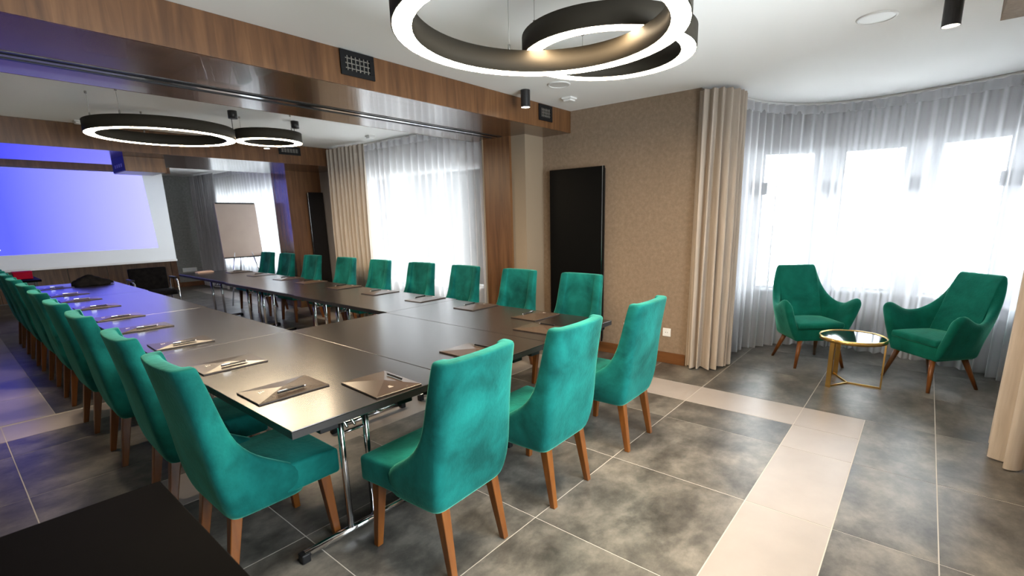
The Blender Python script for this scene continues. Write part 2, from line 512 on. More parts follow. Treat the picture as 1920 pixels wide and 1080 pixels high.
# ---- beams
def grille(name, x0, x1, y, z0, z1, label):
    """black air grille on a face looking to -y"""
    g = empty(name, ((x0 + x1) / 2, y, z0))
    W, Hh = x1 - x0, z1 - z0
    boxes('grille_frame', [(-W / 2, W / 2, -0.012, 0, 0, 0.032), (-W / 2, W / 2, -0.012, 0, Hh - 0.032, Hh), (-W / 2, -W / 2 + 0.035, -0.012, 0, 0.032, Hh - 0.032), (W / 2 - 0.035, W / 2, -0.012, 0, 0.032, Hh - 0.032)], 'black_plastic', g, 0.002)
    box('backing', (-W / 2 + 0.035, W / 2 - 0.035, -0.002, 0.0, 0.032, Hh - 0.032), 'black_plastic', g)
    n = 6
    for k in range(n):
        x = -W / 2 + 0.035 + (W - 0.07) * (k + 0.5) / n
        box('slat', (x - 0.003, x + 0.003, -0.010, -0.003, 0.032, Hh - 0.032), 'cable', g)
    for k in range(3):
        z = 0.032 + (Hh - 0.064) * (k + 0.5) / 3
        box('slat', (-W / 2 + 0.035, W / 2 - 0.035, -0.0075, -0.005, z - 0.003, z + 0.003), 'cable', g)
    return tag(g, label, 'air grille', 'black air grilles in the wood beams')

beam = struct(box('trim_1', (XL, XW, 3.15, 4.31, ZB + 0.02, ZC), 'wood_v'), 'walnut ceiling beam across the middle of the room')
box('fascia', (XL, XW - 0.002, 3.135, 3.15, ZB, ZC - 0.002), 'wood_v', beam)
box('fascia', (XL, XW - 0.002, 4.31, 4.325, ZB, ZC - 0.002), 'wood_v', beam)
box('soffit_board', (XL, XW - 0.002, 3.15, 3.80, ZB, ZB + 0.02), 'wood_soffit', beam)
box('soffit_board', (XL, XW - 0.002, 3.985, 4.31, ZB, ZB + 0.02), 'wood_soffit', beam)
box('track_channel', (XL, 4.24, 3.80, 3.985, ZB + 0.016, ZB + 0.02), 'black_metal', beam)
for y0, y1, mt in ((3.80, 3.83, 'black_metal'), (3.87, 3.915, 'chrome'), (3.955, 3.985, 'black_metal')):
    box('track_rail', (XL, 4.24, y0, y1, ZB - 0.003, ZB + 0.016), mt, beam)
grille('air_grille', 1.925, 2.18, 3.133, 2.45, 2.605, 'large black air grille in the walnut beam above the near tables')
grille('air_grille', 4.05, 4.27, 3.133, 2.45, 2.60, 'smaller black air grille at the wall end of the near walnut beam')

Z2 = 2.345
beam2 = struct(box('trim_2', (XL, XW, 7.45, 9.12, Z2 + 0.02, ZC), 'wood_v'), 'far walnut ceiling beam beyond the second ring lamps')
box('fascia', (XL, XW - 0.002, 7.435, 7.45, Z2, ZC - 0.002), 'wood_v', beam2)
box('fascia', (XL, XW - 0.002, 9.12, 9.135, Z2, ZC - 0.002), 'wood_v', beam2)
box('soffit_board', (XL, XW - 0.002, 7.45, 9.12, Z2, Z2 + 0.02), 'wood_soffit', beam2)
grille('air_grille', 3.45, 3.77, 7.433, 2.465, 2.585, 'black air grille in the far walnut beam near the curtain')

# columns
col = struct(box('trim_3', (4.265, XW, 3.72, 4.12, 0, ZB), 'wood_v'), 'walnut clad column at the window side')
box('edge_strip', (4.255, 4.28, 4.12, 4.135, 0, ZB), 'cream', col)
struct(box('trim_4', (4.30, XW, 3.52, 3.72, 0, ZB), 'cream'), 'cream painted pier beside the walnut column')
col2 = struct(box('trim_5', (4.03, XW, 8.52, 9.06, 0, Z2), 'wood_v'), 'far walnut column with a side turned to the screen')
box('side_panel', (4.02, 4.03, 8.52, 9.06, 0, Z2), 'wood_soffit', col2)
beam3 = struct(box('trim_6', (XL, 3.66, YR, -0.165, 2.44, ZC), 'wallpaper'), 'brown ceiling beam at the edge of the bay')
# baseboards
struct(box('baseboard_right', (XW - 0.016, XW, 1.74, 3.52, 0, 0.115), 'wood_base', bevel=0.003), 'brown wooden baseboard under the wallpaper')
struct(box('baseboard_far', (3.72, 4.6, YF - 0.016, YF, 0, 0.11), 'wood_base', bevel=0.003))
# wood panels on the far wall under the screen
xs = [-1.6, -0.4, 0.75, 1.78, 2.42, 3.60]
pw = empty('trim_7', (0, YF, 0)); struct(pw, 'walnut wall panels under the projection screen')
for a_, b_ in zip(xs, xs[1:]):
    box('panel', (a_ + 0.004, b_ - 0.004, -0.03, 0, 0.02, 2.45), 'wood_v', pw, 0.003)
box('end_strip', (3.60, 3.72, -0.06, 0, 0, 2.45), 'wood_base', pw, 0.003)

# ================================================================== CURTAINS
def resample(path, step):
    pts = [Vector((*p, 0)) for p in path]
    # catmull-rom
    out = []
    P = [pts[0]] + pts + [pts[-1]]
    for i in range(1, len(P) - 2):
        for k in range(12):
            t = k / 12
            p0, p1, p2, p3 = P[i - 1], P[i], P[i + 1], P[i + 2]
            out.append(0.5 * ((2 * p1) + (-p0 + p2) * t + (2 * p0 - 5 * p1 + 4 * p2 - p3) * t * t + (-p0 + 3 * p1 - 3 * p2 + p3) * t ** 3))
    out.append(pts[-1])
    res = [out[0]]; acc = 0
    for a_, b_ in zip(out, out[1:]):
        d = (b_ - a_).length
        while acc + d >= step:
            t = (step - acc) / d
            a_ = a_.lerp(b_, t); res.append(a_.copy()); d = (b_ - a_).length; acc = 0
        acc += d
    return res

def curtain_mesh(name, path, z0, z1, amp, wl, seed, top_amp=0.4, rows=8, step=0.012, hem=0.006, sharp=False, flare=0.0, const_k=False, push=0.0):
    rnd = random.Random(seed)
    pts = resample(path, step)
    n = len(pts)
    # irregular phase
    ph = 0; phs = []; amps = []
    cur = 1.0; acur = 1.0; ta = 1.0; tgt = 1.0
    for i in range(n):
        if i % int(max(2, wl / step)) == 0:
            tgt = rnd.uniform(0.7, 1.35); ta = rnd.uniform(0.55, 1.25)
        cur += (tgt - cur) * 0.15; acur += (ta - acur) * 0.15
        ph += 2 * PI * step / wl * cur
        phs.append(ph); amps.append(acur)
    verts = []; faces = []
    for r in range(rows + 1):
        t = r / rows
        z = z1 + (z0 - z1) * t
        k = top_amp if const_k else top_amp + (1 - top_amp) * min(1, t * 2.2)
        for i in range(n):
            d = (pts[min(i + 1, n - 1)] - pts[max(i - 1, 0)]).normalized()
            nr = Vector((-d.y, d.x, 0))
            w_ = math.sin(phs[i])
            if sharp:
                w_ = math.copysign(abs(w_) ** 0.6, w_)
            w_ += 0.35 * math.sin(phs[i] * 0.37 + 1.3 + t * 0.8) * t * (0 if const_k else 1)
            p = pts[i] + nr * (amp * amps[i] * k * w_ + flare * t + push) + d * (amp * 0.35 * t * math.sin(phs[i] * 0.5 + seed))
            dz = hem * math.sin(phs[i] * 0.31 + seed) if r == rows else 0
            verts.append((p.x, p.y, z + dz))
    for r in range(rows):
        for i in range(n - 1):
            a_ = r * n + i
            faces.append((a_, a_ + 1, a_ + n + 1, a_ + n))
    me = bpy.data.meshes.new(name)
    me.from_pydata(verts, [], faces)
    for p in me.polygons:
        p.use_smooth = True
    return me

def curtain(name, path, mat, header, amp, wl, seed, label, z0=0.02, z1=ZC - 0.027, header_h=0.085, **kw):
    base = empty(name, (path[0][0], path[0][1], 0))
    off = Matrix.Translation((-path[0][0], -path[0][1], 0))
    me = curtain_mesh('fabric', path, z0, z1 - 0.005, amp, wl, seed, **kw); me.transform(off)
    link('fabric', me, mat, base)
    if header:
        me = curtain_mesh('header_tape', path, z1 - header_h, z1, amp, wl, seed, rows=2, hem=0, top_amp=kw.get('top_amp', 0.4), const_k=True, push=-0.012); me.transform(off)
        link('header_tape', me, header, base)
    return tag(base, label, 'curtain')

def rail(path, label):
    pts = resample(path, 0.06)
    bm = bmesh.new()
    bm_sweep(bm, [(p.x, p.y, ZC - 0.012) for p in pts], 0.011, 6)
    o = link('curtain_rail', mesh_of('curtain_rail', bm, smooth=True), 'white_plastic')
    return tag(o, label, 'curtain rail', 'white ceiling curtain rails')

bay_path = [(4.86, 1.55), (5.2, 1.53), (5.55, 1.45), (5.88, 1.25), (6.10, 1.0), (6.19, 0.70), (6.19, 0.38), (6.12, 0.06), (6.02, -0.27), (5.90, -0.53), (5.62, -0.74), (5.1, -0.84), (4.7, -0.87), (4.25, -0.87)]
curtain('sheer_curtain', bay_path, 'sheer', 'header', 0.040, 0.13, 3, 'white translucent sheer curtain curving round the bay behind the armchairs', top_amp=0.65, rows=8)
rail(bay_path, 'thin white ceiling rail carrying the curved bay sheer')
curtain('drape', [(4.575, 1.72), (4.58, 1.60), (4.64, 1.50), (4.76, 1.44), (4.90, 1.42), (5.0, 1.45)], 'drape', None, 0.044, 0.085, 5,
        'beige pleated drape gathered beside the wallpapered wall', z0=0.015, top_amp=0.55, step=0.006, rows=8)
curtain('drape', [(3.72, -0.66), (3.74, -0.56), (3.86, -0.50), (4.02, -0.50), (4.18, -0.55), (4.34, -0.62)], 'drape', None, 0.036, 0.095, 8,
        'beige pleated drape at the right edge of the bay', z0=0.015, top_amp=0.55, step=0.006, rows=8)
mid_path = [(4.32, 7.42), (4.32, 6.6), (4.32, 5.8), (4.32, 5.0), (4.32, 4.16)]
curtain('sheer_curtain', mid_path, 'sheer_dense', 'header', 0.038, 0.14, 11, 'white translucent sheer curtain between the walnut column and the far beam', top_amp=0.65)
rail(mid_path, 'thin white ceiling rail of the middle sheer curtain')
curtain('drape', [(4.16, 7.42), (4.15, 7.1), (4.17, 6.75), (4.20, 6.42)], 'drape', None, 0.040, 0.10, 13, 'beige pleated drape hanging next to the far walnut beam', z0=0.015, top_amp=0.5, step=0.006)
far_path = [(4.36, 13.2), (4.36, 12.0), (4.36, 10.8), (4.36, 9.7), (4.36, 9.16)]
curtain('sheer_curtain', far_path, 'sheer_dense', 'header', 0.030, 0.16, 17, 'white translucent sheer curtain behind the flipchart', top_amp=0.4)
curtain('drape', [(4.20, 13.75), (4.20, 13.3), (4.21, 12.8), (4.24, 12.35)], 'drape_grey', None, 0.04, 0.11, 19, 'grey pleated drape in the far corner left of the flipchart', z0=0.015, top_amp=0.5, step=0.008)

# ================================================================== CONFERENCE CHAIRS
def chair_shell():
    lv = [(0.306, -0.185, 0.200, 0.28, 0.060), (0.318, -0.205, 0.220, 0.32, 0.062), (0.40, -0.226, 0.236, 0.345, 0.064), (0.455, -0.235, 0.239, 0.325, 0.064), (0.50, -0.242, 0.239, 0.255, 0.066),
          (0.55, -0.250, 0.238, 0.185, 0.068), (0.61, -0.259, 0.236, 0.136, 0.070), (0.68, -0.270, 0.233, 0.106, 0.071), (0.77, -0.286, 0.230, 0.092, 0.072), (0.86, -0.302, 0.226, 0.086, 0.072), (0.93, -0.315, 0.223, 0.082, 0.070),
          (0.964, -0.322, 0.221, 0.080, 0.068), (0.977, -0.323, 0.217, 0.077, 0.062), (0.981, -0.317, 0.208, 0.066, 0.044)]
    def prof(w, yb, d, r):
        pts = []
        r = max(0.004, min(r, d * 0.8))
        for k in range(3):
            pts.append((-w, yb + d - (d - r) * k / 3))
        for k in range(4):
            t = PI / 2 * k / 3
            pts.append((-w + r - r * math.cos(t), yb + r - r * math.sin(t)))
        for k in range(1, 6):
            x = -w + r + (2 * w - 2 * r) * k / 6
            pts.append((x, yb))
        for k in range(4):
            t = PI / 2 * k / 3
            pts.append((w - r + r * math.sin(t), yb + r - r * math.cos(t)))
        for k in range(3):
            pts.append((w, yb + r + (d - r) * (k + 1) / 3))
        return pts
    bm = bmesh.new()
    rings = []
    for z, yb, w, d, t in lv:
        o = prof(w, yb, d, 0.042)
        i = prof(w - t, yb + t, max(d - t, 0.006), 0.04)
        cv = 0.022 * min(1, max(0, (z - 0.5) / 0.3))
        def bend(p):
            return (p[0], p[1] + cv * (p[0] / w) ** 2, z)
        ring = [bm.verts.new(bend(p)) for p in o] + [bm.verts.new(bend(p)) for p in i[::-1]]
        rings.append(ring)
    n = len(rings[0])
    for A, B in zip(rings, rings[1:]):
        for k in range(n):
            bm.faces.new((A[k], A[(k + 1) % n], B[(k + 1) % n], B[k]))
    h = n // 2
    for R_ in (rings[0], rings[-1]):
        for k in range(h - 1):
            bm.faces.new((R_[k], R_[k + 1], R_[n - 2 - k], R_[n - 1 - k]))
    return mesh_of('backrest', bm, smooth=True)

def rounded_pad(name, xs_f, xs_r, y0, y1, z0, z1, crown=0.012, zr=0.0, bev=0.022):
    bm = bmesh.new()
    nx, ny = 6, 6
    top = []; bot = []
    for j in range(ny + 1):
        t = j / ny
        y = y0 + (y1 - y0) * t
        w = xs_r + (xs_f - xs_r) * t
        rt = []; rb = []
        for i in range(nx + 1):
            u = -1 + 2 * i / nx
            rt.append(bm.verts.new((w * u, y, z1 + crown * (1 - u * u) * (1 - (2 * t - 1) ** 2))))
            rb.append(bm.verts.new((w * u, y, z0 + zr * (1 - t))))
        top.append(rt); bot.append(rb)
    for j in range(ny):
        for i in range(nx):
            bm.faces.new((top[j][i], top[j][i + 1], top[j + 1][i + 1], top[j + 1][i]))
            bm.faces.new((bot[j][i], bot[j + 1][i], bot[j + 1][i + 1], bot[j][i + 1]))
    for j in range(ny):
        bm.faces.new((top[j][0], top[j + 1][0], bot[j + 1][0], bot[j][0]))
        bm.faces.new((top[j][nx], bot[j][nx], bot[j + 1][nx], top[j + 1][nx]))
    for i in range(nx):
        bm.faces.new((top[0][i], bot[0][i], bot[0][i + 1], top[0][i + 1]))
        bm.faces.new((top[ny][i], top[ny][i + 1], bot[ny][i + 1], bot[ny][i]))
    return mesh_of(name, bm, smooth=True, bevel=bev, seg=3)

def tapered_leg(x0, y0, z0, x1, y1, a0, a1):
    """square leg from the seat (x0,y0,z0) to the foot (x1,y1,0)"""
    bm = bmesh.new()
    vs = []
    for (x, y, z, a) in ((x1, y1, 0, a1), (x0, y0, z0, a0)):
        vs.append([bm.verts.new((x + sx * a, y + sy * a, z)) for sx, sy in ((-1, -1), (1, -1), (1, 1), (-1, 1))])
    A, B = vs
    for k in range(4):
        bm.faces.new((A[k], A[(k + 1) % 4], B[(k + 1) % 4], B[k]))
    bm.faces.new(A[::-1]); bm.faces.new(B)
    return mesh_of('leg', bm, bevel=0.004)

def make_chair():
    t = empty('conference_chair')
    o = link('backrest', chair_shell(), 'velvet', t)
    md = o.modifiers.new('smooth', 'SUBSURF'); md.levels = 1; md.render_levels = 1
    link('seat', rounded_pad('seat', 0.243, 0.208, -0.20, 0.267, 0.345, 0.466, zr=-0.02, bev=0.016), 'velvet', t)
    for s in (-1, 1):
        link('leg', tapered_leg(s * 0.185, 0.205, 0.36, s * 0.208, 0.232, 0.024, 0.0155), 'leg_wood', t)
        link('leg', tapered_leg(s * 0.158, -0.165, 0.33, s * 0.172, -0.225, 0.024, 0.0155), 'leg_wood', t)
    return tag(t, 'green velvet chair', 'chair', 'green velvet conference chairs')

proto = make_chair()
used = [False]
def place_chair(x, y, rz, label):
    if not used[0]:
        used[0] = True
        proto.location = (x, y, 0); proto.rotation_euler = (0, 0, rz); proto['label'] = label
        return proto
    return dup(proto, (x, y, 0), rz, label)

place_chair(1.315, 1.62, math.radians(3), 'green velvet chair with its back to us at the near table end, nearest the camera')
place_chair(2.005, 1.585, math.radians(1.5), 'green velvet chair in the middle of the three at the near table end')
place_chair(2.80, 1.57, math.radians(1.5), 'green velvet chair at the near table end, closest to the wallpapered wall')
for k, y in enumerate((2.45, 3.22, 4.03, 4.80, 5.69, 6.54, 7.53, 8.42, 9.18)):
    place_chair(3.54 + 0.006 * k, y, PI / 2 + math.radians(random.uniform(-3, 3)), 'green velvet chair on the window side of the tables, %s from the wallpapered wall' % ORD[k])
for k, y in enumerate((2.26, 3.03, 3.97, 4.78, 5.66, 6.48, 7.30, 8.10, 8.93)):
    place_chair(0.775 + random.uniform(-0.01, 0.01), y, -PI / 2 + math.radians(random.uniform(-2, 2)), 'green velvet chair in the left row seen from behind, %s from the camera' % ORD[k])

# ================================================================== TABLES
HT = 0.745
def table(x0, x1, y0, y1, label, cat_group='folding conference tables'):
    cx, cy = (x0 + x1) / 2, (y0 + y1) / 2
    W, D = (x1 - x0) / 2 - 0.0015, (y1 - y0) / 2 - 0.0015
    t = empty('folding_table', (cx, cy, 0))
    box('tabletop', (-W, W, -D, D, HT - 0.006, HT), 'table', t, 0.002)
    box('table_edge', (-W + 0.0005, W - 0.0005, -D + 0.0005, D - 0.0005, HT - 0.034, HT - 0.006), 'table_edge', t)
    for s in (-1, 1):
        yl = s * (D - 0.27)
        for px in (-0.065, 0.065):
            lg = tube('leg', (px, yl, 0.045), (px, yl, HT - 0.045), 0.0155, 'chrome', t)
        fb = tube('foot_bar', (-0.30, yl, 0.036), (0.30, yl, 0.036), 0.0175, 'chrome', t)
        for fx in (-0.30, 0.30):
            box('foot_cap', (fx - 0.02, fx + 0.02, yl - 0.022, yl + 0.022, 0, 0.045), 'black_plastic', fb, 0.006)
        bm = bmesh.new()
        bm_sweep(bm, [(-0.02, yl - s * 0.22, HT - 0.045), (-0.02, yl - s * 0.02, HT - 0.20)], 0.007, 6)
        bm_sweep(bm, [(0.02, yl - s * 0.22, HT - 0.045), (0.02, yl - s * 0.02, HT - 0.20)], 0.007, 6)
        bm_sweep(bm, [(-0.065, yl, HT - 0.21), (0.065, yl, HT - 0.21)], 0.007, 6)
        link('brace', mesh_of('brace', bm, smooth=True), 'chrome', t)
        tube('under_rail', (-W + 0.12, s * (D - 0.05), HT - 0.05), (W - 0.12, s * (D - 0.05), HT - 0.05), 0.008, 'chrome', t, n=8)
        for fx in (-W + 0.16, 0.13, W - 0.10):
            box('clip', (fx - 0.045, fx + 0.035, s * (D - 0.05) - 0.03, s * (D - 0.05) + 0.03, HT - 0.062, HT - 0.034), 'black_plastic', t, 0.004)
    return tag(t, label, 'table', cat_group)

YS = [1.735, 3.44, 5.13, 7.04, 8.93]
XS = [0.724, 1.52, 2.315, 3.10]
table(XS[0], XS[1], YS[0], YS[1], 'dark folding table at the near end of the left row, corner towards the camera')
table(XS[1], XS[2], YS[0], YS[1], 'dark folding table in the middle of the near end')
table(XS[2], XS[3], YS[0], YS[1], 'dark folding table at the near end, on the wallpapered wall side')
for k in range(1, 4):
    table(XS[0], XS[1] + 0.012 * k, YS[k], YS[k + 1], 'dark folding table in the left row, %s one from the near end' % ORD[k])
    table(XS[2] + 0.022 * k, XS[3] + 0.03 * k, YS[k], YS[k + 1], 'dark folding table in the window side row, %s one from the near end' % ORD[k])
# foreground table and far small table
def plain_table(x0, x1, y0, y1, label, h=HT):
    cx, cy = (x0 + x1) / 2, (y0 + y1) / 2
    W, D = (x1 - x0) / 2, (y1 - y0) / 2
    t = empty('side_table', (cx, cy, 0))
    box('tabletop', (-W, W, -D, D, h - 0.03, h), 'matt_black', t, 0.003)
    for sx in (-1, 1):
        for sy in (-1, 1):
            box('leg', (sx * (W - 0.06) - 0.02, sx * (W - 0.06) + 0.02, sy * (D - 0.06) - 0.02, sy * (D - 0.06) + 0.02, 0, h - 0.03), 'black_metal', t, 0.003)
    box('apron', (-W + 0.06, W - 0.06, -D + 0.05, -D + 0.07, h - 0.10, h - 0.03), 'black_metal', t)
    return tag(t, label, 'table')
plain_table(-1.45, 0.318, 0.92, 1.715, 'black tabletop corner in the left foreground')
plain_table(0.10, 0.98, 10.02, 11.0, 'small table under the projection screen, carrying the red box')

# ================================================================== FOLDERS AND PENS
def make_folder():
    f = empty('document_folder')
    W, D = 0.118, 0.158
    box('back_cover', (-W, W, -D, D, 0, 0.006), 'folder_edge', f, 0.0015)
    bm = bmesh.new()
    z = 0.0075
    A = bm.verts.new((-W + 0.002, -D + 0.002, z)); B = bm.verts.new((W - 0.002, -D + 0.002, z)); Cc = bm.verts.new((W - 0.002, D - 0.002, z)); Dd = bm.verts.new((-W + 0.002, D - 0.002, z))
    P = bm.verts.new((0.012, -0.012, z + 0.015))
    A0 = bm.verts.new((-W, -D, 0.0061)); B0 = bm.verts.new((W, -D, 0.0061)); C0 = bm.verts.new((W, D, 0.0061)); D0 = bm.verts.new((-W, D, 0.0061))
    for q in ((A, B, P), (B, Cc, P), (Cc, Dd, P), (Dd, A, P), (A0, B0, B, A), (B0, C0, Cc, B), (C0, D0, Dd, Cc), (D0, A0, A, Dd)):
        bm.faces.new(q)
    fl = link('flap', mesh_of('flap', bm), 'leather', f)
    mt = Matrix.Translation((-0.010, -0.095, z + 0.0070)) @ Matrix.Rotation(0.105, 4, 'X')
    bm = bmesh.new()
    for k in range(3):
        bm_box(bm, -0.012 + 0.003 * k, 0.012 - 0.003 * k, -0.010 + 0.008 * k, -0.006 + 0.008 * k, 0, 0.0006, mtx=mt)
    link('emblem', mesh_of('emblem', bm), 'paint_gold', fl)
    return tag(f, 'folder', 'folder', 'brown document folders on the tables')

def make_pen():
    p = empty('pen')
    bm = bmesh.new()
    bm_tube(bm, (0, -0.06, 0), (0, 0.058, 0), 0.0048, None, 10)
    link('barrel', mesh_of('barrel', bm), 'pen', p)
    tube('tip', (0, 0.058, 0), (0, 0.07, 0), 0.0045, 'chrome', p, r1=0.0012, n=10)
    box('clip', (-0.0018, 0.0018, -0.058, -0.018, 0.0048, 0.0072), 'chrome', p)
    return tag(p, 'pen', 'pen', 'black pens on the folders')

fproto, pproto = make_folder(), make_pen()
nf = [0]
def place_folder(x, y, rz, where):
    lab, plab = 'brown leatherette folder ' + where, 'black pen on the folder ' + where.replace('row of places, ', 'row, ').replace('from the camera', 'from camera')
    c, s = math.cos(rz), math.sin(rz)
    px, py = 0.075, 0.0
    loc = (x + c * px - s * py, y + s * px + c * py, HT + 0.0205)
    if nf[0] == 0:
        fproto.location = (x, y, HT); fproto.rotation_euler = (0, 0, rz); fproto['label'] = lab
        pproto.location = loc; pproto.rotation_euler = (0, 0, rz); pproto['label'] = plab
    else:
        dup(fproto, (x, y, HT), rz, lab); dup(pproto, loc, rz, plab)
    nf[0] += 1
for k, (x, y, a_) in enumerate(((0.92, 2.22, -90), (0.927, 2.89, -90), (0.93, 3.68, -92), (0.92, 4.48, -90), (0.91, 5.20, -89), (0.92, 6.05, -90), (0.915, 6.80, -91), (0.92, 7.46, -90), (0.93, 8.40, -90))):
    place_folder(x, y, math.radians(a_), 'in the left row of places, %s from the camera' % ORD[k])
for k, (x, y, a_) in enumerate(((1.232, 1.915, -3), (1.88, 1.96, 0), (2.57, 1.99, 3))):
    place_folder(x, y, math.radians(a_), 'at the near table end, %s' % ('left of the three', 'middle of the three', 'right of the three')[k])
for k, (x, y, a_) in enumerate(((2.90, 2.30, 90), (2.93, 2.99, 90), (2.95, 3.70, 92), (2.96, 4.46, 90), (2.98, 5.20, 88), (3.01, 6.03, 90), (3.03, 6.70, 93), (3.03, 7.55, 90), (3.03, 8.35, 87))):
    place_folder(x, y, math.radians(a_), 'in the window side row of places, %s from the camera' % ORD[k])

# ================================================================== RING LAMPS
def only_down(o):
    # the lamp shines through its lower face only; the rim and the back sit inside the casing
    o.data.materials.append(M['white_plastic'])
    for p in o.data.polygons:
        p.material_index = 0 if p.normal.z < -0.5 else 1

def ring_lamp(cx, cy, z, R, label, cables, canopy):
    t = empty('ring_pendant_lamp', (cx, cy, z))
    w_, h_ = 0.082, 0.10
    bm = bmesh.new()
    bm_lathe(bm, [(R, 0.0), (R, h_), (R - w_, h_), (R - w_, 0.0), (R - w_ + 0.004, 0.0), (R - w_ + 0.004, h_ - 0.004), (R - 0.004, h_ - 0.004), (R - 0.004, 0.0)], 72)
    o = link('ring_frame', mesh_of('ring_frame', bm), 'bronze', t)
    for p in o.data.polygons:
        p.use_smooth = abs(p.normal.z) < 0.5
    bm = bmesh.new()
    bm_lathe(bm, [(R - 0.0045, -0.001), (R - 0.0045, 0.012), (R - w_ + 0.0045, 0.012), (R - w_ + 0.0045, -0.001)], 48)
    o = link('diffuser', mesh_of('diffuser', bm), 'ring_glow', t)
    only_down(o)
    for a_ in cables:
        x, y = (R - w_ / 2) * math.cos(a_), (R - w_ / 2) * math.sin(a_)
        c_ = tube('cable', (x, y, h_), (x, y, ZC - z), 0.0013, 'cable', t, n=6)
        tube('cable_gripper', (x, y, h_), (x, y, h_ + 0.035), 0.007, 'cable', c_, n=8)
        tube('ceiling_cup', (x, y, ZC - z - 0.02), (x, y, ZC - z), 0.009, 'cable', c_, n=8)
    if canopy is not None:
        x, y = (R - w_ / 2) * math.cos(canopy), (R - w_ / 2) * math.sin(canopy)
        k = tube('ceiling_canopy', (x + 0.05, y, ZC - z - 0.075), (x + 0.05, y, ZC - z), 0.042, 'black_metal', t, n=20)
        tube('power_cord', (x + 0.035, y, h_), (x + 0.035, y, ZC - z - 0.07), 0.003, 'black_plastic', k, n=6)
    return tag(t, label, 'pendant lamp', 'glowing ring pendant lamps')
ring_lamp(1.743, 1.332, 2.235, 0.595, 'large glowing ring pendant lamp hanging nearest the camera', (0.95, 3.0, 5.1), None)
ring_lamp(2.51, 1.463, 2.345, 0.463, 'smaller glowing ring pendant lamp beside the large near ring', (0.9, 2.6, 4.9), None)
ring_lamp(1.61, 5.73, 2.305, 0.583, 'large glowing ring pendant lamp beyond the walnut beam', (3.3, 3.9, 1.6), -0.22)
ring_lamp(2.535, 5.64, 2.345, 0.325, 'small glowing ring pendant lamp beyond the walnut beam', (2.3, 5.2), 0.2)

# ================================================================== SPOTLIGHTS, SPEAKERS, DETECTORS
def spot(x, y, label, zlen=0.145, r=0.042, energy=22, z=ZC):
    t = empty('ceiling_spotlight', (x, y, z))
    bm = bmesh.new()
    bm_lathe(bm, [(r, -zlen), (r, 0), (0.001, 0), (0.001, -zlen + 0.015), (r - 0.003, -zlen + 0.015), (r - 0.003, -zlen)], 24)
    o = link('housing', mesh_of('housing', bm), 'black_metal', t)
    only_down(tube('lens', (0, 0, -zlen + 0.004), (0, 0, -zlen + 0.012), r - 0.004, 'spot_glow', t, n=24))
    l = bpy.data.lights.new('spot_beam', 'SPOT')
    l.energy = energy; l.spot_size = math.radians(90); l.spot_blend = 0.6; l.color = (1.0, 0.80, 0.58); l.shadow_soft_size = 0.038
    lo = bpy.data.objects.new('spot_beam', l); C.objects.link(lo); lo.parent = t; lo.location = (0, 0, -zlen - 0.01)
    return tag(t, label, 'spotlight', 'black cylinder ceiling spotlights')
spot(3.60, 2.93, 'black cylinder ceiling spotlight in front of the walnut beam')
spot(3.68, 0.03, 'black cylinder ceiling spotlight at the upper right over the bay', energy=10)
spot(3.10, 7.0, 'black cylinder ceiling spotlight in front of the far beam', energy=6)

spot(0.42, 4.60, 'black cylinder ceiling spotlight over the left row of chairs behind the walnut beam', energy=40)

def disc(name, x, y, r, h, label, cat, mat='white_plastic'):
    t = empty(name, (x, y, ZC))
    bm = bmesh.new()
    bm_lathe(bm, [(r, -0.002), (r, 0), (r - 0.014, 0), (r - 0.016, -h), (r - 0.010, -h)], 40)
    link('rim', mesh_of('rim', bm, smooth=True), mat, t)
    tube('mesh_grille', (0, 0, -h * 0.6), (0, 0, 0), r - 0.014, mat, t, n=40)
    return tag(t, label, cat)
disc('ceiling_speaker', 3.74, 0.375, 0.105, 0.008, 'round white ceiling speaker near the bay', 'speaker')
disc('ceiling_speaker', 3.65, 2.60, 0.10, 0.008, 'round white ceiling speaker beside the near ring lamp', 'speaker')
def detector(x, y, label, s=0.055):
    t = empty('smoke_detector', (x, y, ZC))
    box('base', (-s, s, -s, s, -0.018, 0), 'white_plastic', t, 0.006)
    box('sensor_cover', (-s * 0.8, s * 0.8, -s * 0.8, s * 0.8, -0.036, -0.018), 'white_plastic', t, 0.008)
    return tag(t, label, 'detector')
detector(4.10, 2.80, 'white square ceiling detector by the wallpapered wall')
detector(4.0, 5.95, 'white ceiling detector near the middle sheer curtain', 0.05)
detector(1.28, 7.25, 'white ceiling detector in front of the far beam, left side', 0.05)

# ================================================================== WALL ITEMS
def radiator(x0, y0, y1, z0, z1, label):
    t = empty('panel_radiator', (x0, (y0 + y1) / 2, z0))
    w_ = (y1 - y0) / 2; h_ = z1 - z0
    box('front_panel', (-0.085, -0.065, -w_, w_, 0, h_), 'radiator', t, 0.004)
    box('body', (-0.065, -0.02, -w_ + 0.02, w_ - 0.02, 0.02, h_ - 0.02), 'black_metal', t)
    box('side_trim', (-0.0855, -0.062, -w_ + 0.012, -w_ + 0.022, 0.0, h_ + 0.004), 'chrome', t)
    for z in (0.25, h_ - 0.25):
        box('bracket', (-0.02, 0, -0.1, 0.1, z - 0.02, z + 0.02), 'black_metal', t)
    return tag(t, label, 'radiator', 'tall black panel radiators')
radiator(XW - 0.005, 2.66, 3.36, 0.14, 2.01, 'tall black panel radiator on the brown wallpaper')
t = empty('panel_radiator', (4.45, 8.515, 0.15))
box('front_panel', (-0.13, 0.15, -0.085, -0.065, 0, 1.85), 'black_glass', t, 0.004)
box('body', (-0.11, 0.13, -0.065, 0.0, 0.02, 1.83), 'black_metal', t)
tag(t, 'tall black panel radiator half hidden by the drape at the far column', 'radiator', 'tall black panel radiators')

